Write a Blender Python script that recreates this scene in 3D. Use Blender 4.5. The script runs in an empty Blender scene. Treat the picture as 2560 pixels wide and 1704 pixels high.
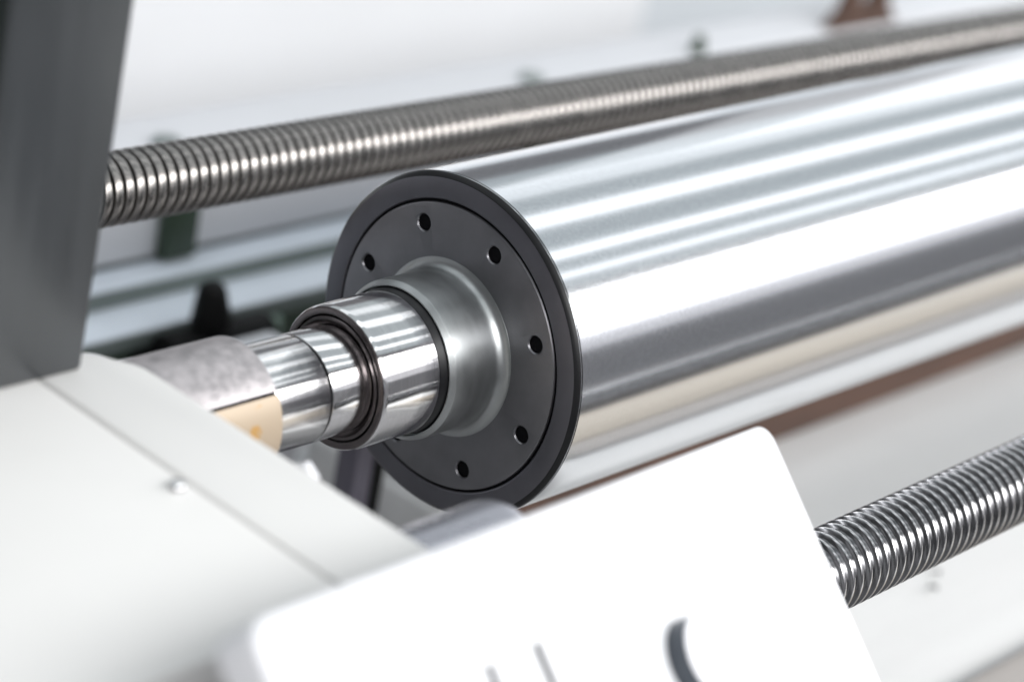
import bpy, bmesh, math, random
from mathutils import Vector, Matrix

random.seed(7)
scene = bpy.context.scene
col = scene.collection
PI = math.pi

# ------------------------------------------------------------------ camera
cam_data = bpy.data.cameras.new('camera')
cam = bpy.data.objects.new('camera', cam_data)
col.objects.link(cam)
right = Vector((0.67416118, -0.71724993, 0.17623635))
down = Vector((-0.19586968, -0.4036907, -0.89368277))
fwd = Vector((0.71213888, 0.56796687, -0.41264011))
m = Matrix.Identity(4)
for i in range(3):
    m[i][0] = right[i]; m[i][1] = -down[i]; m[i][2] = -fwd[i]
m[0][3], m[1][3], m[2][3] = -0.92488169, -0.78447718, 0.56049294
cam.matrix_world = m
cam_data.sensor_width = 36.0
cam_data.lens = 83.142
cam_data.clip_start = 0.02
cam_data.clip_end = 100
cam_data.dof.use_dof = True
cam_data.dof.focus_distance = 1.30
cam_data.dof.aperture_fstop = 3.3
scene.camera = cam

# ------------------------------------------------------------------ light
world = bpy.data.worlds.new('World')
scene.world = world
world.use_nodes = True
bg = world.node_tree.nodes['Background']
bg.inputs[0].default_value = (0.93, 0.94, 1.0, 1)
bg.inputs[1].default_value = 0.19
scene.view_settings.view_transform = 'Standard'
scene.view_settings.look = 'None'
scene.view_settings.exposure = 0.0
scene.view_settings.gamma = 1.0


def strip_lamp(name, ang0, ang1, radius, radiance, x0=-2.5, x1=9.0, color=(1, 1, 1)):
    """long area light parallel to the roller; angles from straight up towards the front"""
    a = math.radians((ang0 + ang1) / 2)
    w = 2 * radius * math.tan(math.radians((ang1 - ang0) / 2))
    L = bpy.data.lights.new(name, 'AREA')
    L.shape = 'RECTANGLE'
    L.size = x1 - x0
    L.size_y = w
    L.energy = radiance * 4 * (x1 - x0) * w
    L.color = color
    o = bpy.data.objects.new(name, L)
    col.objects.link(o)
    c = Vector(((x0 + x1) / 2, -math.sin(a) * radius, math.cos(a) * radius))
    z = Vector((0, -math.sin(a), math.cos(a)))       # lamp local -Z points to the roller
    x = Vector((1, 0, 0))
    y = z.cross(x)
    mm = Matrix.Identity(4)
    for i in range(3):
        mm[i][0] = x[i]; mm[i][1] = y[i]; mm[i][2] = z[i]; mm[i][3] = c[i]
    o.matrix_world = mm
    return o


COOL = (0.965, 0.98, 1.0)
strip_lamp('window_band_lamp', 47, 65.5, 3.0, 6.6, color=(1, 1, 1))
strip_lamp('ceiling_strip_lamp', 30, 34, 3.0, 1.05, color=COOL)
strip_lamp('ceiling_strip_lamp', 14.5, 20.5, 3.0, 1.1, color=COOL)
strip_lamp('ceiling_strip_lamp', -15, -3.5, 3.0, 0.9, color=COOL)
strip_lamp('ceiling_strip_lamp', -45, -31, 3.0, 0.42, color=COOL)
strip_lamp('band_falloff_fill', 65.5, 73, 3.05, 1.25, color=(0.97, 0.97, 1))  # added dimmer strips that grade off the lower side of the bright band
strip_lamp('band_falloff_fill', 73, 82, 3.05, 0.42, color=(0.95, 0.95, 1))
strip_lamp('ceiling_fill_lamp', -60, 41, 3.4, 0.27, color=(0.80, 0.93, 0.97))  # added broad fill that lifts the ceiling gaps between the strips
# tall window in the rear wall, far down the shop
for xa, xb, rad_ in ((4.3, 5.6, 0.32), (5.6, 7.2, 0.75), (7.2, 12.0, 1.2)):
    L = bpy.data.lights.new('rear_window_lamp', 'AREA'); L.shape = 'RECTANGLE'
    L.size = xb - xa; L.size_y = 2.8; L.energy = rad_ * 4 * (xb - xa) * 2.8; L.color = COOL
    o = bpy.data.objects.new('rear_window_lamp', L); col.objects.link(o)
    o.location = ((xa + xb) / 2, 3.1, 1.9); o.rotation_euler = (math.radians(-90), 0, 0)

# ------------------------------------------------------------------ materials
def newmat(name):
    mt = bpy.data.materials.new(name)
    mt.use_nodes = True
    return mt, mt.node_tree.nodes, mt.node_tree.links, mt.node_tree.nodes['Principled BSDF']


def mat(name, c, rough=0.5, metal=0.0, var=0.06, vscale=20, rvar=0.08, bump=0.0, bscale=200, stretch=(1, 1, 1),
        coat=0.0, spec=None, aniso=0.0):
    mt, N, L, P = newmat(name)
    tc = N.new('ShaderNodeTexCoord')
    mp = N.new('ShaderNodeMapping'); mp.inputs['Scale'].default_value = stretch
    L.new(tc.outputs['Object'], mp.inputs['Vector'])
    n = N.new('ShaderNodeTexNoise'); n.inputs['Scale'].default_value = vscale
    n.inputs['Detail'].default_value = 6; n.inputs['Roughness'].default_value = 0.6
    L.new(mp.outputs['Vector'], n.inputs['Vector'])
    r = N.new('ShaderNodeValToRGB')
    r.color_ramp.elements[0].position = 0.3; r.color_ramp.elements[1].position = 0.7
    r.color_ramp.elements[0].color = tuple(max(0, v * (1 - var)) for v in c) + (1,)
    r.color_ramp.elements[1].color = tuple(min(1, v * (1 + var)) for v in c) + (1,)
    L.new(n.outputs['Fac'], r.inputs['Fac'])
    L.new(r.outputs['Color'], P.inputs['Base Color'])
    mr = N.new('ShaderNodeMapRange')
    mr.inputs['From Min'].default_value = 0.3; mr.inputs['From Max'].default_value = 0.7
    mr.inputs['To Min'].default_value = max(0.02, rough - rvar); mr.inputs['To Max'].default_value = min(1, rough + rvar)
    L.new(n.outputs['Fac'], mr.inputs['Value'])
    L.new(mr.outputs['Result'], P.inputs['Roughness'])
    P.inputs['Metallic'].default_value = metal
    P.inputs['Coat Weight'].default_value = coat
    if spec is not None:
        P.inputs['Specular IOR Level'].default_value = spec
    if aniso:
        P.inputs['Anisotropic'].default_value = aniso
    if bump:
        n2 = N.new('ShaderNodeTexNoise'); n2.inputs['Scale'].default_value = bscale
        n2.inputs['Detail'].default_value = 4
        L.new(mp.outputs['Vector'], n2.inputs['Vector'])
        b = N.new('ShaderNodeBump'); b.inputs['Strength'].default_value = bump
        b.inputs['Distance'].default_value = 0.001
        L.new(n2.outputs['Fac'], b.inputs['Height'])
        L.new(b.outputs['Normal'], P.inputs['Normal'])
    return mt


M = {}
M['roller'] = mat('ground_roller_steel', (0.80, 0.815, 0.84), 0.155, 1, 0.035, 420, 0.012, 0.0, 900, (1, 1, 1))
M['polish'] = mat('polished_steel', (0.86, 0.85, 0.85), 0.07, 1, 0.05, 60, 0.02, 0.05, 420, (14, 0.25, 0.25))
M['journal'] = mat('polished_journal_steel', (0.86, 0.85, 0.85), 0.09, 1, 0.05, 80, 0.02, 0.05, 420, (14, 0.25, 0.25))
M['hub'] = mat('turned_hub_steel', (0.225, 0.223, 0.235), 0.35, 1, 0.12, 30, 0.04, 0.03, 700, (3, 1, 1))
M['boss'] = mat('satin_boss_steel', (0.44, 0.455, 0.455), 0.36, 1, 0.10, 30, 0.04, 0.0, 700, (3, 1, 1))
M['ring'] = mat('blackened_end_ring', (0.165, 0.163, 0.18), 0.38, 1, 0.08, 25, 0.04)
M['chamfer'] = mat('chamfer_shade_black', (0.008, 0.008, 0.009), 0.35, 0.0, 0.2, 40, 0.05, spec=0.35)  # black stands for a dark reflection; the rim metal matches the end ring
M['seal'] = mat('bearing_dark_steel', (0.17, 0.15, 0.15), 0.22, 1, 0.15, 60, 0.05)
M['dark'] = mat('recess_shade', (0.006, 0.006, 0.007), 0.7, 0.0, 0.2, 40, spec=0.05)  # near-black that stands in for shade inside gaps, holes and grooves
M['root_shade'] = mat('thread_root_shade', (0.018, 0.016, 0.014), 0.40, 0.1, 0.3, 120, 0.08)  # shade in the thread roots, put into the colour
M['sleeve'] = mat('cast_sleeve_metal', (0.47, 0.44, 0.445), 0.40, 0.75, 0.22, 150, 0.12, 0.25, 700)
M['screw_rear'] = mat('lead_screw_dark_steel', (0.30, 0.282, 0.268), 0.26, 1, 0.10, 60, 0.06)  # one even tone, darker than the front screw
M['screw_front'] = mat('lead_screw_steel', (0.46, 0.455, 0.46), 0.17, 1, 0.10, 80, 0.06)
M['groove_rear'] = mat('rear_groove_shade', (0.24, 0.21, 0.185), 0.22, 1, 0.15, 90, 0.06)  # groove shade put into a browner steel tone
M['groove_front'] = mat('shaded_groove_steel', (0.19, 0.19, 0.195), 0.2, 1, 0.15, 90, 0.06)  # darker than the crest: reflected dark put into the groove colour
M['white'] = mat('cream_white_paint', (0.73, 0.722, 0.705), 0.42, 0, 0.02, 6, 0.05, 0.05, 220)
M['panel'] = mat('white_enamel', (0.84, 0.84, 0.86), 0.38, 0, 0.015, 6, 0.05, 0.03, 260)
M['column'] = mat('dark_grey_paint', (0.022, 0.025, 0.028), 0.34, 0.0, 0.18, 14, 0.06, 0.05, 300, (6, 6, 0.6), spec=1.0)
M['bed'] = mat('white_bed_paint', (0.80, 0.80, 0.79), 0.5, 0, 0.05, 5, 0.08, 0.0, 100, (0.4, 3, 3))
M['brown'] = mat('rust_brown_steel', (0.115, 0.064, 0.046), 0.55, 0, 0.35, 18, 0.1, 0.2, 120, (0.5, 2, 2))
M['tan'] = mat('tan_timber', (0.46, 0.405, 0.335), 0.6, 0, 0.18, 9, 0.1, 0.2, 120, (0.3, 4, 4))
M['greybrown'] = mat('grey_brown_strip', (0.38, 0.355, 0.335), 0.5, 0, 0.15, 9, 0.1, 0.1, 120, (0.3, 4, 4))
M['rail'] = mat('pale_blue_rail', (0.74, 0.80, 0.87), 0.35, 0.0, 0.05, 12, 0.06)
M['rail_shade'] = mat('rail_front_shade', (0.17, 0.20, 0.19), 0.4, 0.2, 0.12, 12, 0.06)  # shade on the rail fronts, put into the colour
M['green'] = mat('dark_green_paint', (0.035, 0.06, 0.036), 0.45, 0, 0.2, 16, 0.06)
M['palegreen'] = mat('pale_green_paint', (0.30, 0.40, 0.34), 0.45, 0, 0.1, 16, 0.06)
M['boltgrey'] = mat('grey_bolt_steel', (0.36, 0.40, 0.39), 0.4, 0.5, 0.1, 30)
M['black'] = mat('black_plastic', (0.005, 0.005, 0.005), 0.5, 0, 0.2, 30, spec=0.15)
M['beam'] = mat('white_beam_paint', (0.72, 0.725, 0.75), 0.45, 0, 0.03, 5, 0.05)
M['wall'] = mat('pale_wall_paint', (0.70, 0.735, 0.765), 0.7, 0, 0.03, 3, 0.05)
M['floor'] = mat('workshop_floor', (0.26, 0.26, 0.265), 0.6, 0, 0.15, 4, 0.08)
M['cover'] = mat('white_rear_cover', (0.86, 0.865, 0.88), 0.6, 0, 0.02, 3, 0.05)
M['purple'] = mat('dark_plum_leg', (0.13, 0.12, 0.15), 0.4, 0, 0.15, 12)
M['buttonside'] = mat('dark_button_metal', (0.07, 0.078, 0.088), 0.25, 1, 0.1, 30)
M['greycap'] = mat('satin_grey_metal', (0.42, 0.42, 0.46), 0.28, 0.8, 0.05, 30)

# concentric turning marks on the machined end faces
for key, st in (('hub', 0.10), ('ring', 0.06)):
    nt = M[key].node_tree; N = nt.nodes; L = nt.links; P = N['Principled BSDF']
    tc = N.new('ShaderNodeTexCoord'); sx = N.new('ShaderNodeSeparateXYZ')
    L.new(tc.outputs['Object'], sx.inputs[0])
    cv = N.new('ShaderNodeCombineXYZ')
    L.new(sx.outputs['Y'], cv.inputs['Y']); L.new(sx.outputs['Z'], cv.inputs['Z'])
    ln = N.new('ShaderNodeVectorMath'); ln.operation = 'LENGTH'; L.new(cv.outputs[0], ln.inputs[0])
    ad = N.new('ShaderNodeMath'); ad.operation = 'ADD'; L.new(ln.outputs['Value'], ad.inputs[0]); L.new(sx.outputs['X'], ad.inputs[1])
    n1 = N.new('ShaderNodeTexNoise'); n1.noise_dimensions = '1D'; n1.inputs['Scale'].default_value = 2600; n1.inputs['Detail'].default_value = 3
    L.new(ad.outputs[0], n1.inputs['W'])
    b = N.new('ShaderNodeBump'); b.inputs['Strength'].default_value = st; b.inputs['Distance'].default_value = 0.0006
    L.new(n1.outputs['Fac'], b.inputs['Height'])
    L.new(b.outputs['Normal'], P.inputs['Normal'])

# split shell lower half: tan face with an ochre stain of its own
mt, N, L, P = newmat('tan_bronze_shell')
tc = N.new('ShaderNodeTexCoord')
no = N.new('ShaderNodeTexNoise'); no.inputs['Scale'].default_value = 60; no.inputs['Detail'].default_value = 4
L.new(tc.outputs['Object'], no.inputs['Vector'])
rp = N.new('ShaderNodeValToRGB')
rp.color_ramp.elements[0].position = 0.33; rp.color_ramp.elements[0].color = (0.50, 0.29, 0.10, 1)
rp.color_ramp.elements[1].position = 0.40; rp.color_ramp.elements[1].color = (0.47, 0.375, 0.275, 1)
L.new(no.outputs['Fac'], rp.inputs['Fac'])
L.new(rp.outputs['Color'], P.inputs['Base Color'])
P.inputs['Roughness'].default_value = 0.45
P.inputs['Metallic'].default_value = 0.15
M['tanshell'] = mt


# ------------------------------------------------------------------ helpers
def mesh_obj(name, bm, material, parent=None, smooth=None):
    me = bpy.data.meshes.new(name)
    bmesh.ops.recalc_face_normals(bm, faces=bm.faces)
    bm.to_mesh(me); bm.free()
    me.materials.append(M[material])
    o = bpy.data.objects.new(name, me)
    col.objects.link(o)
    if smooth is not None:
        for p in me.polygons:
            p.use_smooth = True
        me.set_sharp_from_angle(angle=math.radians(smooth))
    if parent:
        o.parent = parent
    return o


def thing(name, label, cat, loc=(0, 0, 0), group=None):
    o = bpy.data.objects.new(name, None)
    col.objects.link(o)
    o.empty_display_size = 0.02
    o.location = loc
    o['label'] = label; o['category'] = cat
    if group:
        o['group'] = group
    bpy.context.view_layer.update()
    return o


def tag(o, label, cat, group=None):
    o['label'] = label; o['category'] = cat
    if group:
        o['group'] = group
    return o


def struct(o):
    o['kind'] = 'structure'
    return o


def adopt(o, parent):
    """parent an object built in world space"""
    o.parent = parent
    o.matrix_parent_inverse = Matrix.Translation(parent.location).inverted()
    return o


def lathe_x(prof, seg=128, a0=0.0, a1=2 * PI, closed_prof=False):
    """revolve (x, r) points about the X axis"""
    bm = bmesh.new()
    full = abs(a1 - a0 - 2 * PI) < 1e-6
    n = seg if full else seg + 1
    rings = []
    for i in range(n):
        a = a0 + (a1 - a0) * i / seg
        ca, sa = math.cos(a), math.sin(a)
        rings.append([bm.verts.new((x, r * ca, r * sa)) for x, r in prof])
    np_ = len(prof)
    for i in range(seg):
        A = rings[i]; B = rings[(i + 1) % n]
        for j in range(np_ if closed_prof else np_ - 1):
            k = (j + 1) % np_
            bm.faces.new((A[j], A[k], B[k], B[j]))
    if closed_prof and not full:
        bm.faces.new(rings[0]); bm.faces.new(list(reversed(rings[-1])))
    bmesh.ops.remove_doubles(bm, verts=bm.verts, dist=1e-6)
    return bm


def box_bm(x0, x1, y0, y1, z0, z1, bevel=0.0, seg=3):
    bm = bmesh.new()
    bmesh.ops.create_cube(bm, size=1)
    for v in bm.verts:
        v.co = Vector(((x0 + x1) / 2 + v.co.x * (x1 - x0), (y0 + y1) / 2 + v.co.y * (y1 - y0), (z0 + z1) / 2 + v.co.z * (z1 - z0)))
    if bevel:
        bmesh.ops.bevel(bm, geom=list(bm.edges), offset=bevel, segments=seg, profile=0.5, affect='EDGES')
    return bm


def prism_bm(pts, z0, z1, bevel=0.0, seg=3):
    """outline in XY extruded in Z"""
    bm = bmesh.new()
    vs = [bm.verts.new((x, y, z0)) for x, y in pts]
    f = bm.faces.new(vs)
    r = bmesh.ops.extrude_face_region(bm, geom=[f])
    for v in r['geom']:
        if isinstance(v, bmesh.types.BMVert):
            v.co.z = z1
    bmesh.ops.recalc_face_normals(bm, faces=bm.faces)
    if bevel:
        bmesh.ops.bevel(bm, geom=[e for e in bm.edges if abs(e.verts[0].co.z - e.verts[1].co.z) < 1e-6 and e.verts[0].co.z > (z0 + z1) / 2],
                        offset=bevel, segments=seg, profile=0.5, affect='EDGES')
    return bm


def cyl_bm(p0, p1, r0, r1=None, seg=32, bevel=0.0):
    r1 = r0 if r1 is None else r1
    p0 = Vector(p0); p1 = Vector(p1)
    d = p1 - p0
    bm = bmesh.new()
    bmesh.ops.create_cone(bm, cap_ends=True, segments=seg, radius1=r0, radius2=r1, depth=d.length)
    if bevel:
        es = [e for e in bm.edges if abs(e.verts[0].co.z - e.verts[1].co.z) < 1e-7]
        bmesh.ops.bevel(bm, geom=es, offset=bevel, segments=3, profile=0.5, affect='EDGES')
    q = d.to_track_quat('Z', 'Y').to_matrix().to_4x4()
    bmesh.ops.transform(bm, matrix=Matrix.Translation((p0 + p1) / 2) @ q, verts=bm.verts)
    return bm


def arc(cx, cr, rad, a0, a1, n):
    return [(cx + rad * math.cos(a0 + (a1 - a0) * i / n), cr + rad * math.sin(a0 + (a1 - a0) * i / n)) for i in range(n + 1)]


# ------------------------------------------------------------------ setting
struct(mesh_obj('floor', box_bm(-3, 9, -4, 6, -1.26, -1.2), 'floor'))
struct(mesh_obj('back_wall', box_bm(-3, 12, 1.95, 2.05, -1.196, 0.3), 'wall'))
struct(mesh_obj('machine_bed', box_bm(0.25, 2.8, -0.9, 0.33, -0.36, -0.28, 0.004), 'bed', smooth=40))

# ------------------------------------------------------------------ roller
R0 = 0.1
roller = thing('steel_roller', 'large mirror-bright steel roller with drilled black end plate and stepped shaft', 'roller', (0, 0, 0))
mesh_obj('roller_shell', lathe_x([(0.0012, 0.0), (0.0012, 0.094), (0.0016, 0.0994), (0.0022, R0), (1.9, R0), (1.9, 0.0)], 256), 'roller', roller, 30)
er = mesh_obj('end_ring', lathe_x([(0.0011, 0.0842), (-0.0006, 0.0848), (-0.0010, 0.0854), (-0.0010, 0.0966), (-0.0008, 0.0971)], 200), 'ring', roller, 25)
mesh_obj('chamfered_rim', lathe_x([(-0.0008, 0.0971), (0.0002, 0.0986), (0.0015, 0.0996), (0.0026, 0.10012), (0.0032, 0.10012)], 200), 'chamfer', er, 40)

mesh_obj('gap_shade_ring', lathe_x([(0.0006, 0.080), (0.0006, 0.0875)], 128), 'dark', er, 30)
# hub plate: flat face, swept fillet, boss, boss end with chamfer -- drilled with eight holes
fil = arc(-0.0080, 0.0535, 0.0072, 0.0, -PI / 2, 10)
prof = [(0.0010, 0.0518), (0.0010, 0.0826), (-0.0002, 0.0832), (-0.0011, 0.0828), (-0.0014, 0.0820)]
prof += [(-0.0014, 0.0518)]
plate = mesh_obj('hub_plate', lathe_x(prof, 200, closed_prof=True), 'hub', roller, 25)
prof = [(0.0008, 0.0517), (-0.0012, 0.0520), (-0.00145, 0.0519)]
prof += [(-0.0014 - 0.0066 * (1 - math.cos(t)), 0.0520 - 0.0064 * math.sin(t)) for t in [PI / 2 * i / 10 for i in range(1, 11)]]
prof += [(-0.0370, 0.0456), (-0.0382, 0.0454), (-0.0408, 0.0432), (-0.0408, 0.0425), (-0.0385, 0.0422), (-0.0385, 0.0)]
mesh_obj('hub_boss', lathe_x(prof, 200), 'boss', roller, 25)
cut = bmesh.new()
hole_pos = []
for k in range(8):
    a = math.radians(25.3 + 45 * k)
    y, z = -0.0711 * math.cos(a), 0.0711 * math.sin(a)
    hole_pos.append((y, z))
    b = lathe_x([(0.0006, 0.0), (0.0006, 0.0048), (-0.0006, 0.0048), (-0.0018, 0.0058), (-0.0018, 0.0)], 32)
    bmesh.ops.translate(b, verts=b.verts, vec=(0, y, z))
    t = bpy.data.meshes.new('t'); b.to_mesh(t); b.free(); cut.from_mesh(t); bpy.data.meshes.remove(t)
bmesh.ops.recalc_face_normals(cut, faces=cut.faces)
cme = bpy.data.meshes.new('cut'); cut.to_mesh(cme); cut.free()
co = bpy.data.objects.new('cut', cme); col.objects.link(co)
bo = plate.modifiers.new('b', 'BOOLEAN'); bo.operation = 'DIFFERENCE'; bo.object = co; bo.solver = 'EXACT'
bpy.context.view_layer.update()
dg = bpy.context.evaluated_depsgraph_get()
nm = bpy.data.meshes.new_from_object(plate.evaluated_get(dg), depsgraph=dg)
plate.modifiers.clear()
old = plate.data; plate.data = nm; bpy.data.meshes.remove(old); nm.name = 'hub_plate'
bpy.data.objects.remove(co); bpy.data.meshes.remove(cme)
for p in nm.polygons:
    p.use_smooth = True
nm.set_sharp_from_angle(angle=math.radians(25))
hole_me = None
for y, z in hole_pos:
    if hole_me is None:
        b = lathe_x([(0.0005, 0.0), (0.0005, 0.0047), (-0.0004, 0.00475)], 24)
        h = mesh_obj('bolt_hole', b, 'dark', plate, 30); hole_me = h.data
    else:
        h = bpy.data.objects.new('bolt_hole', hole_me); col.objects.link(h); h.parent = plate
    h.location = (0, y, z)

# shadow groove, bearing and journal
mesh_obj('spacer_ring', lathe_x([(-0.0386, 0.0), (-0.0386, 0.0420), (-0.0424, 0.0412), (-0.0450, 0.0400), (-0.0450, 0.0)], 160), 'chamfer', roller, 30)
brg = mesh_obj('bearing_outer_ring', lathe_x([(-0.0452, 0.030), (-0.0452, 0.0398), (-0.0460, 0.0406), (-0.0848, 0.0404), (-0.0862, 0.0401), (-0.0870, 0.0395)], 192), 'polish', roller, 28)
mesh_obj('bearing_face', lathe_x([(-0.0870, 0.0395), (-0.0876, 0.0390), (-0.0878, 0.0384), (-0.0878, 0.0359), (-0.0874, 0.0354), (-0.082, 0.0353)], 160), 'seal', brg, 30)
mesh_obj('bearing_groove', lathe_x([(-0.0845, 0.0356), (-0.0845, 0.0335)], 128), 'dark', brg, 30)
mesh_obj('bearing_inner_ring', lathe_x([(-0.082, 0.0345), (-0.0876, 0.0344), (-0.0880, 0.0340), (-0.0880, 0.0326), 
                                       (-0.0872, 0.0320), (-0.0862, 0.0310), (-0.0858, 0.0299)], 160), 'seal', brg, 30)
sh = mesh_obj('shaft_journal', lathe_x([(-0.040, 0.0), (-0.040, 0.0290), (-0.0855, 0.0292), (-0.0900, 0.0299), (-0.1140, 0.0300), (-0.1145, 0.0298), (-0.1148, 0.0288),
                                        (-0.1162, 0.0288), (-0.1165, 0.0297), (-0.1169, 0.0299), (-0.26, 0.0299), (-0.26, 0.0)], 192), 'journal', roller, 30)
mesh_obj('shaft_groove', lathe_x([(-0.1146, 0.02915), (-0.1164, 0.02915)], 128), 'dark', sh, 30)

# ------------------------------------------------------------------ split sleeve round the shaft
sleeve = thing('split_bearing_sleeve', 'dull cast split sleeve with tan lower half around the shaft end', 'sleeve', (-0.2, 0, -0.03))
def ang(y, z):
    return math.atan2(z, y)
a_split = math.radians(180 - 36.0)
inner = 0.0301
Rs = 0.0375
shell_prof = [(-0.159, inner), (-0.1576, 0.0345), (-0.1576, 0.0368), (-0.1583, Rs), (-0.25, Rs + 0.0002), (-0.25, inner)]
adopt(mesh_obj('upper_shell', lathe_x(shell_prof, 96, math.radians(-20), a_split - 0.040, True), 'sleeve', None, 30), sleeve)
low_prof = [(-0.159, inner), (-0.1574, 0.0355), (-0.1574, 0.0376), (-0.1578, 0.0379), (-0.25, 0.0380), (-0.25, inner)]
adopt(mesh_obj('lower_shell', lathe_x(low_prof, 96, a_split + 0.012, math.radians(339), True), 'tanshell', None, 30), sleeve)
adopt(mesh_obj('split_line', lathe_x([(-0.159, 0.031), (-0.1585, 0.0370), (-0.25, 0.0372), (-0.25, 0.031)], 3, a_split - 0.05, a_split + 0.014, True), 'dark', None, None), sleeve)
sleeve.children[1]['label'] = 'tan bronze lower half shell with ochre stain'

# ------------------------------------------------------------------ white bearing block
ZB = 0.045
block = thing('bearing_block', 'cream white flat topped bearing block holding the shaft sleeve', 'machine block', (-0.4, -0.1, -0.30))
adopt(mesh_obj('block_body', box_bm(-0.62, -0.236, -0.216, 0.004, -0.30, ZB - 0.012, 0.004), 'white', None, 40), block)
adopt(mesh_obj('cover_plate', prism_bm([(-0.2835, -0.222), (-0.2285, -0.222), (-0.2315, -0.012), (-0.2335, -0.006), (-0.2445, 0.012), (-0.252, 0.018), (-0.2835, 0.018)], ZB - 0.012, ZB, 0.0016), 'white', None, 40), block)
adopt(mesh_obj('cover_plate', prism_bm([(-0.62, -0.222), (-0.2848, -0.222), (-0.2848, 0.018), (-0.2848, 0.06), (-0.62, 0.06)], ZB - 0.012, ZB - 0.0006, 0.0014), 'white', None, 40), block)
adopt(mesh_obj('bolt_head', cyl_bm((-0.2272, -0.122, ZB - 0.008), (-0.2225, -0.122, ZB - 0.008), 0.0085, seg=6, bevel=0.0012), 'panel', None, 40), block)
bs = cyl_bm((-0.2925, -0.110, ZB - 0.0012), (-0.2925, -0.110, ZB + 0.0026), 0.0050, 0.0036, 32, 0.0008)
adopt(mesh_obj('button_screw', bs, 'polish', None, 40), block)

# ------------------------------------------------------------------ dark upright
upr = thing('frame_upright', 'dark grey painted steel upright standing on the white bearing block', 'upright', (-0.29, 0.03, ZB))
bm = bmesh.new()
bot = [(-0.3265, 0.0), (-0.2605, 0.0), (-0.2605, 0.05), (-0.3265, 0.05)]
top = [(-0.3165, 0.0), (-0.2425, 0.0), (-0.2425, 0.05), (-0.3165, 0.05)]
vb = [bm.verts.new((x, y, ZB - 0.0003)) for x, y in bot]
vt = [bm.verts.new((x, y, 0.52)) for x, y in top]
bm.faces.new(vb); bm.faces.new(vt)
for i in range(4):
    bm.faces.new((vb[i], vb[(i + 1) % 4], vt[(i + 1) % 4], vt[i]))
bmesh.ops.recalc_face_normals(bm, faces=bm.faces)
bmesh.ops.bevel(bm, geom=list(bm.edges), offset=0.003, segments=4, profile=0.5, affect='EDGES')
adopt(mesh_obj('upright_post', bm, 'column', None, 35), upr)
adopt(mesh_obj('side_face_strip', box_bm(-0.375, -0.330, 0.018, 0.048, ZB, 0.52, 0.002), 'green', None, 35), upr)  # added dark green strip in place of the post's left face

# ------------------------------------------------------------------ lead screws
def lead_screw(x0, x1, rad, pitch, depth, crest, handed=1, seg=56, rounded=False):
    c = crest
    pf = [(0.0, rad - 0.00022), (0.05, rad), (c - 0.05, rad), (c, rad - 0.00022)]
    w = pitch * (1 - c) / 2
    Rg = (w * w + depth * depth) / (2 * depth)
    for k in range(1, 10):
        u = -w + 2 * w * k / 10
        d = depth - (Rg - math.sqrt(Rg * Rg - u * u))
        pf.append((c + (1 - c) * k / 10, rad - 0.00022 - d))
    if rounded:      # broad rounded crest, narrow deep root
        pf = []
        for k in range(9):
            u = -1 + 2 * k / 8
            pf.append((c * k / 8, rad - 0.0007 * abs(u) ** 2.6))
        for t, d in ((0.16, 0.62), (0.34, 0.92), (0.5, 1.0), (0.66, 0.92), (0.84, 0.62)):
            pf.append((c + (1 - c) * t, rad - depth * d))
    npf = len(pf)
    turns = int((x1 - x0) / pitch)
    verts = []; faces = []
    nring = turns * seg + 1
    for i in range(nring):
        a = 2 * PI * (i % seg) / seg * handed
        ca, sa = math.cos(a), math.sin(a)
        xb = x0 + pitch * i / seg
        for t, r in pf:
            verts.append((xb + t * pitch, r * ca, r * sa))
    def idx(i, j):
        return (i, j)
    for i in range(nring - 1):
        for j in range(npf - 1):
            a = i * npf + j
            faces.append((a, a + 1, a + npf + 1, a + npf))
        i2 = i + seg
        if i2 + 1 < nring:
            faces.append((i * npf + npf - 1, i2 * npf, (i2 + 1) * npf, (i + 1) * npf + npf - 1))
    me = bpy.data.meshes.new('threaded_rod')
    me.from_pydata(verts, [], faces)
    bm = bmesh.new(); bm.from_mesh(me)
    bmesh.ops.recalc_face_normals(bm, faces=bm.faces)
    # outward check
    f = bm.faces[len(bm.faces) // 2]
    c = f.calc_center_median()
    if f.normal.y * c.y + f.normal.z * c.z < 0:
        bmesh.ops.reverse_faces(bm, faces=bm.faces)
    bm.to_mesh(me); bm.free()
    for p in me.polygons:
        p.use_smooth = True
        rmin = min(math.hypot(me.vertices[v].co.y, me.vertices[v].co.z) for v in p.vertices)
        p.material_index = 1 if rmin < rad - depth * 0.40 else 0  # deeper faces take the darkened groove colour
    return me


def screw_thing(label, y, z, x0, x1, rad, material, groove, handed, crest, depth, tilt=0.0):
    t = thing('lead_screw', label, 'lead screw', (x0, y, z), 'long threaded lead screws beside the roller')
    me = lead_screw(0, x1 - x0, rad, 0.0082, depth, crest, handed, rounded=crest > 0.5)
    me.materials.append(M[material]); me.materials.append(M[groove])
    o = bpy.data.objects.new('threaded_rod', me); col.objects.link(o); o.parent = t
    mesh_obj('core', lathe_x([(-0.004, 0.0), (-0.004, rad - depth - 0.0003), (x1 - x0 + 0.012, rad - depth - 0.0003), (x1 - x0 + 0.012, 0)], 32), 'dark', t, 40)
    t.rotation_euler = (0, tilt, 0)
    return t


screw_thing('dark threaded lead screw behind the roller, coming out from the dark upright', 0.228, 0.021, -0.44, 1.9, 0.0226, 'screw_rear', 'root_shade', -1, 0.74, 0.0038, 0.0135)
screw_thing('bright clean threaded lead screw coming out from the white front cover', -0.222, -0.0585, -0.07, 1.9, 0.0240, 'screw_front', 'groove_front', -1, 0.26, 0.0031, -0.009)

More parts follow.
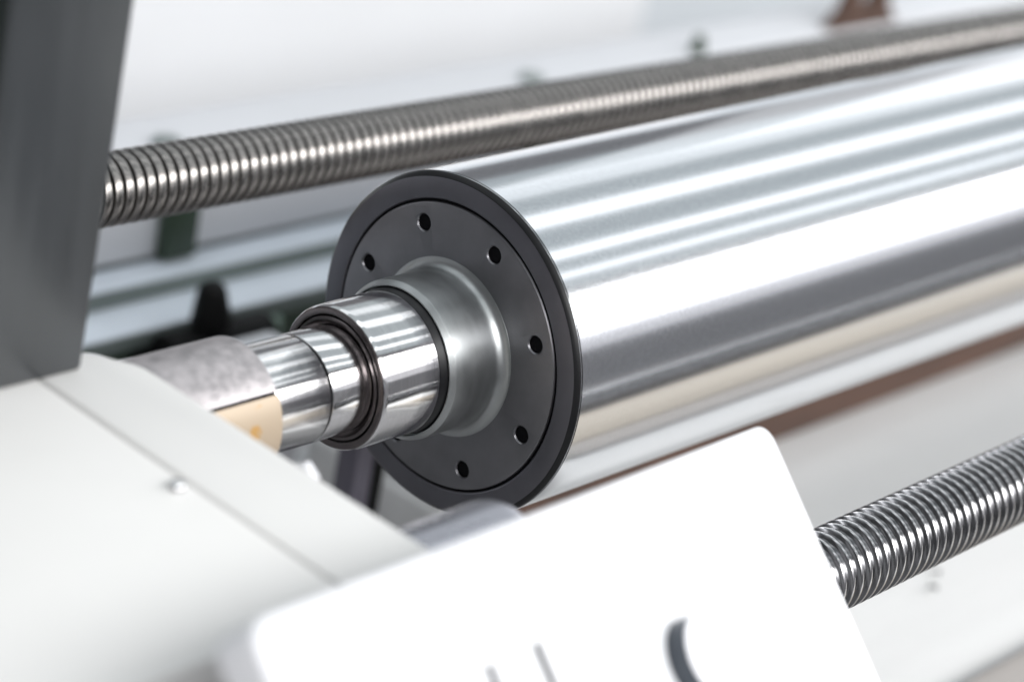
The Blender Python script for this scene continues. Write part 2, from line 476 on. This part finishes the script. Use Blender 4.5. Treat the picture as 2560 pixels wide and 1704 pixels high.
# ------------------------------------------------------------------ sloped front cover
cover = thing('front_cover', 'blown-out white sloping front cover with round button and slots', 'machine cover', (-0.19, -0.33, -1.2))
ORG = Vector((0.0095, -0.2129, 0.0516))     # upper right corner of the sloping face
TL = Vector((-0.4155, -0.2867, 0.1134))     # upper left corner: the cover is turned a little towards the operator
uX = (ORG - TL).normalized()
CW = (ORG - TL).length
uS = Vector((0.0177, -0.7034, -0.7106))
uS = (uS - uX * uS.dot(uX)).normalized()
uN = uS.cross(uX)
if uN.z < 0:
    uN = -uN


def pan(u, s, n=0.0):
    return ORG + uX * u + uS * s + uN * n


def rounded_rect(u0, u1, s0, s1, r, k=8):
    pts = []
    for (cu, cs, a0) in ((u1 - r, s0 + r, -PI / 2), (u1 - r, s1 - r, 0), (u0 + r, s1 - r, PI / 2), (u0 + r, s0 + r, PI)):
        for i in range(k + 1):
            a = a0 + PI / 2 * i / k
            pts.append((cu + r * math.cos(a), cs + r * math.sin(a)))
    return pts


def slab(pts, n0, n1, bevel=0.0):
    bm = bmesh.new()
    vs = [bm.verts.new((u, s, n0)) for u, s in pts]
    f = bm.faces.new(vs)
    r = bmesh.ops.extrude_face_region(bm, geom=[f])
    for v in r['geom']:
        if isinstance(v, bmesh.types.BMVert):
            v.co.z = n1
    bmesh.ops.recalc_face_normals(bm, faces=bm.faces)
    if bevel:
        bmesh.ops.bevel(bm, geom=[e for e in bm.edges if e.verts[0].co.z == e.verts[1].co.z == n1], offset=bevel, segments=4, profile=0.5, affect='EDGES')
    for v in bm.verts:
        v.co = pan(v.co.x, v.co.y, v.co.z)
    return bm


adopt(mesh_obj('cover_shell', slab(rounded_rect(-CW, 0.0, 0.0, 0.30, 0.011), -0.020, 0.0, 0.003), 'panel', None, 40), cover)
kc = (-0.165, 0.0868)
def ring_pts(c, r, n=64):
    return [(c[0] + r * math.cos(2 * PI * i / n), c[1] + r * math.sin(2 * PI * i / n)) for i in range(n)]
kn = adopt(mesh_obj('push_button', slab(ring_pts(kc, 0.0192), -0.001, 0.0104, 0.0004), 'buttonside', None, 40), cover)
bc = mesh_obj('button_cap', slab(ring_pts(kc, 0.0191), 0.0105, 0.0116, 0.001), 'panel', None, 40)
bc.parent = kn
for u, s in ((-0.2775, 0.0484), (-0.3145, 0.0480)):
    adopt(mesh_obj('slot', slab(rounded_rect(u, u + 0.0062, s, s + 0.034, 0.0030, 4), -0.003, 0.0004), 'black', None, 40), cover)
adopt(mesh_obj('support_leg', box_bm(-0.22, -0.16, -0.36, -0.31, -1.2, -0.045, 0.002), 'panel', None, 40), cover)

# rounded grey cylinder end between block and cover
prof = [(-0.236, 0.0), (-0.236, 0.027)] + [(-0.163 + 0.020 * math.sin(t), 0.007 + 0.020 * math.cos(t)) for t in [PI / 2 * i / 10 for i in range(11)]] + [(-0.143, 0.0)]
b = lathe_x(prof, 64)
bmesh.ops.translate(b, verts=b.verts, vec=(0, -0.188, 0.011))
tag(mesh_obj('rounded_stub_shaft', b, 'greycap', None, 40), 'blurred rounded grey metal stub between bearing block and front cover', 'stub shaft')

# ------------------------------------------------------------------ under the roller
tag(mesh_obj('steel_bar', box_bm(0.27, 2.7, 0.132, 0.32, -0.2795, -0.232, 0.004), 'brown', None, 40), 'rust brown steel bar lying on the bed under the roller', 'bar')
tag(mesh_obj('edge_strip', box_bm(0.27, 2.7, -0.250, -0.178, -0.2795, -0.264, 0.003), 'greybrown', None, 40), 'greyish brown strip lying on the white bed below the bright lead screw', 'strip')
tag(mesh_obj('timber_board', box_bm(0.27, 2.7, -0.47, -0.254, -0.2795, -0.258, 0.003), 'tan', None, 40), 'tan timber board on the white bed, mirrored in the underside of the roller', 'board')
for i, (x, y, s, rz) in enumerate(((0.505, -0.082, 0.0100, 0.4), (0.528, -0.070, 0.0078, 1.2))):
    bm = bmesh.new()
    n = 14
    for k in range(n):
        a = k * 0.5
        w = s * (0.5 + 0.5 * math.sin(PI * (k + 0.5) / n))
        p = Vector((s * 0.35 * (k - n / 2) / 2.2, w * 0.5 * math.cos(a), 0.0022 + w * 0.35 * (1 + math.sin(a))))
        bm.verts.new(p); bm.verts.new(p + Vector((0.0012, 0.0005, 0.0008)))
    bm.verts.ensure_lookup_table()
    for k in range(n - 1):
        bm.faces.new((bm.verts[2 * k], bm.verts[2 * k + 1], bm.verts[2 * k + 3], bm.verts[2 * k + 2]))
    bmesh.ops.solidify(bm, geom=list(bm.faces), thickness=0.0006)
    o = mesh_obj('swarf_chip', bm, 'black', None, None)
    o.location = (x, y, -0.2800); o.rotation_euler = (0, 0, rz)
    tag(o, ('larger' if i == 0 else 'smaller') + ' of two tiny dark swarf curls on the white bed near the bright lead screw', 'swarf', 'swarf curls on the bed')

# legs seen between block and roller
for i, (x0, x1, y, label) in enumerate(((0.176, 0.214, 0.21, 'dark plum machine leg visible below the shaft bearing, beside the roller rim'),
                                        (0.262, 0.30, 0.235, 'dark plum machine leg almost hidden under the bottom of the roller'))):
    t = thing('machine_leg', label, 'leg', ((x0 + x1) / 2, y, -1.2), 'plum legs behind the bed')
    adopt(mesh_obj('leg_face', box_bm(x0, x0 + 0.018, y, y + 0.02, -1.2, -0.19, 0.001), 'purple', None, 40), t)
    adopt(mesh_obj('leg_web', box_bm(x0 + 0.0185, x1, y + 0.006, y + 0.02, -1.2, -0.19, 0.001), 'black', None, 40), t)

# ------------------------------------------------------------------ rear frame
tag(mesh_obj('rear_beam', box_bm(-0.6, 3.2, 0.50, 0.57, -0.197, -0.109, 0.004), 'beam', None, 40), 'long white painted rear beam behind the rear lead screw', 'beam')
for y, z0, z1, label in ((0.468, -0.2145, -0.1985, 'upper guide rail with pale blue top and shade-coloured front under the white rear beam'),
                         (0.428, -0.2310, -0.2155, 'lower guide rail with pale blue top and shade-coloured front, a black clamp knob in front')):
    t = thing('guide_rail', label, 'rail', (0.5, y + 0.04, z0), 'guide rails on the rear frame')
    adopt(mesh_obj('rail_shaded_body', box_bm(-0.6, 3.2, y, 0.56, z0, z1 - 0.0025, 0.0015), 'rail_shade', None, 40), t)  # body coloured as the shaded front, the strip keeps the pale tone
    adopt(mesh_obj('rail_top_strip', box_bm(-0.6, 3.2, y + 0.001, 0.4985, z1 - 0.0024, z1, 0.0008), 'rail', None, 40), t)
tag(mesh_obj('rear_skirt', box_bm(-0.6, 0.60, 0.440, 0.56, -0.335, -0.2320, 0.002), 'green', None, 40), 'dark green skirt plate below the pale rails', 'plate')
tag(mesh_obj('lower_guard', box_bm(0.10, 0.95, 0.372, 0.384, -1.195, -0.335, 0.002), 'cover', None, 40), 'white lower guard sheet behind the machine legs', 'guard')
tag(mesh_obj('frame_post', box_bm(0.272, 0.298, 0.424, 0.439, -0.60, -0.2320, 0.002), 'palegreen', None, 40), 'pale green upright post below the guide rails', 'post')

for x, h, label in ((0.221, 1, 'dark green rail clamp on the rear beam next to the dark upright'),
                    (0.645, 0, 'dark green rail clamp on the rear beam, its bolt showing above the rear screw')):
    t = thing('rail_clamp', label, 'clamp', (x + 0.018, 0.49, -0.197), 'green clamps on the rear beam')
    adopt(mesh_obj('clamp_body', box_bm(x, x + 0.032, 0.486, 0.4995, -0.196, -0.113, 0.002), 'green', None, 40), t)
    adopt(mesh_obj('bolt_head', cyl_bm((x + 0.012, 0.513, -0.1092), (x + 0.012, 0.513, -0.1035), 0.0125, seg=6, bevel=0.001), 'boltgrey', None, 40), t)
tag(mesh_obj('locating_pin', cyl_bm((0.895, 0.510, -0.1092), (0.895, 0.510, -0.091), 0.0085, 0.005, 20, 0.001), 'green', None, 40), 'small green pin standing on the white rear beam', 'pin')

# brown slotted bracket
t = thing('slotted_bracket', 'brown flared bracket with open slot standing on the rear beam', 'bracket', (1.172, 0.51, -0.109))
pts = [(-0.060, 0.0), (0.060, 0.0), (0.040, 0.018), (0.034, 0.034), (0.032, 0.12), (0.017, 0.12), (0.017, 0.030)]
pts += [(0.017 * math.cos(a), 0.030 - 0.011 * math.sin(a)) for a in [PI * i / 8 for i in range(1, 8)]]
pts += [(-0.017, 0.030), (-0.017, 0.12), (-0.032, 0.12), (-0.034, 0.034), (-0.040, 0.018)]
bm = bmesh.new()
f = bm.faces.new([bm.verts.new((1.172 + x, 0.502, -0.1087 + z)) for x, z in pts])
r = bmesh.ops.extrude_face_region(bm, geom=[f])
for v in r['geom']:
    if isinstance(v, bmesh.types.BMVert):
        v.co.y += 0.016
adopt(mesh_obj('bracket_plate', bm, 'brown', None, 40), t)

# black clamp knob in front of the rails
t = thing('clamp_knob', 'black clamp knob with pointed lever in front of the lower rail', 'knob', (0.20, 0.405, -0.30))
adopt(mesh_obj('knob_lever', cyl_bm((0.203, 0.405, -0.214), (0.199, 0.405, -0.174), 0.0175, 0.0100, 24, 0.007), 'black', None, 50), t)
adopt(mesh_obj('knob_body', cyl_bm((0.158, 0.405, -0.228), (0.262, 0.405, -0.228), 0.018, 0.017, 28, 0.004), 'black', None, 50), t)
adopt(mesh_obj('knob_mount', box_bm(0.155, 0.225, 0.395, 0.439, -0.30, -0.236, 0.003), 'black', None, 50), t)

tag(mesh_obj('small_housing', box_bm(0.150, 0.232, 0.32, 0.37, -0.30, -0.203, 0.006), 'beam', None, 40), 'small pale housing below the black clamp knob, behind the sleeve', 'housing')
for x, z, label in ((0.052, -0.187, 'pale rounded cap low behind the dark upright'), (0.090, -0.200, 'pale rounded cap behind the sleeve near the bearing block')):
    tag(mesh_obj('pale_cap', cyl_bm((x, 0.36, -0.30), (x, 0.36, z), 0.018, 0.014, 24, 0.006), 'beam', None, 50), label, 'cap', 'pale caps behind the block')

# far white cover behind everything
tag(mesh_obj('rear_cover', box_bm(-1.5, 2.05, 1.45, 1.50, -1.19, 0.08, 0.01), 'cover', None, 40), 'tall plain white sheet cover far behind the rear beam', 'cover')

# ------------------------------------------------------------------ render
scene.render.engine = 'CYCLES'
scene.cycles.use_denoising = True
scene.render.resolution_x = 1024
scene.render.resolution_y = 681
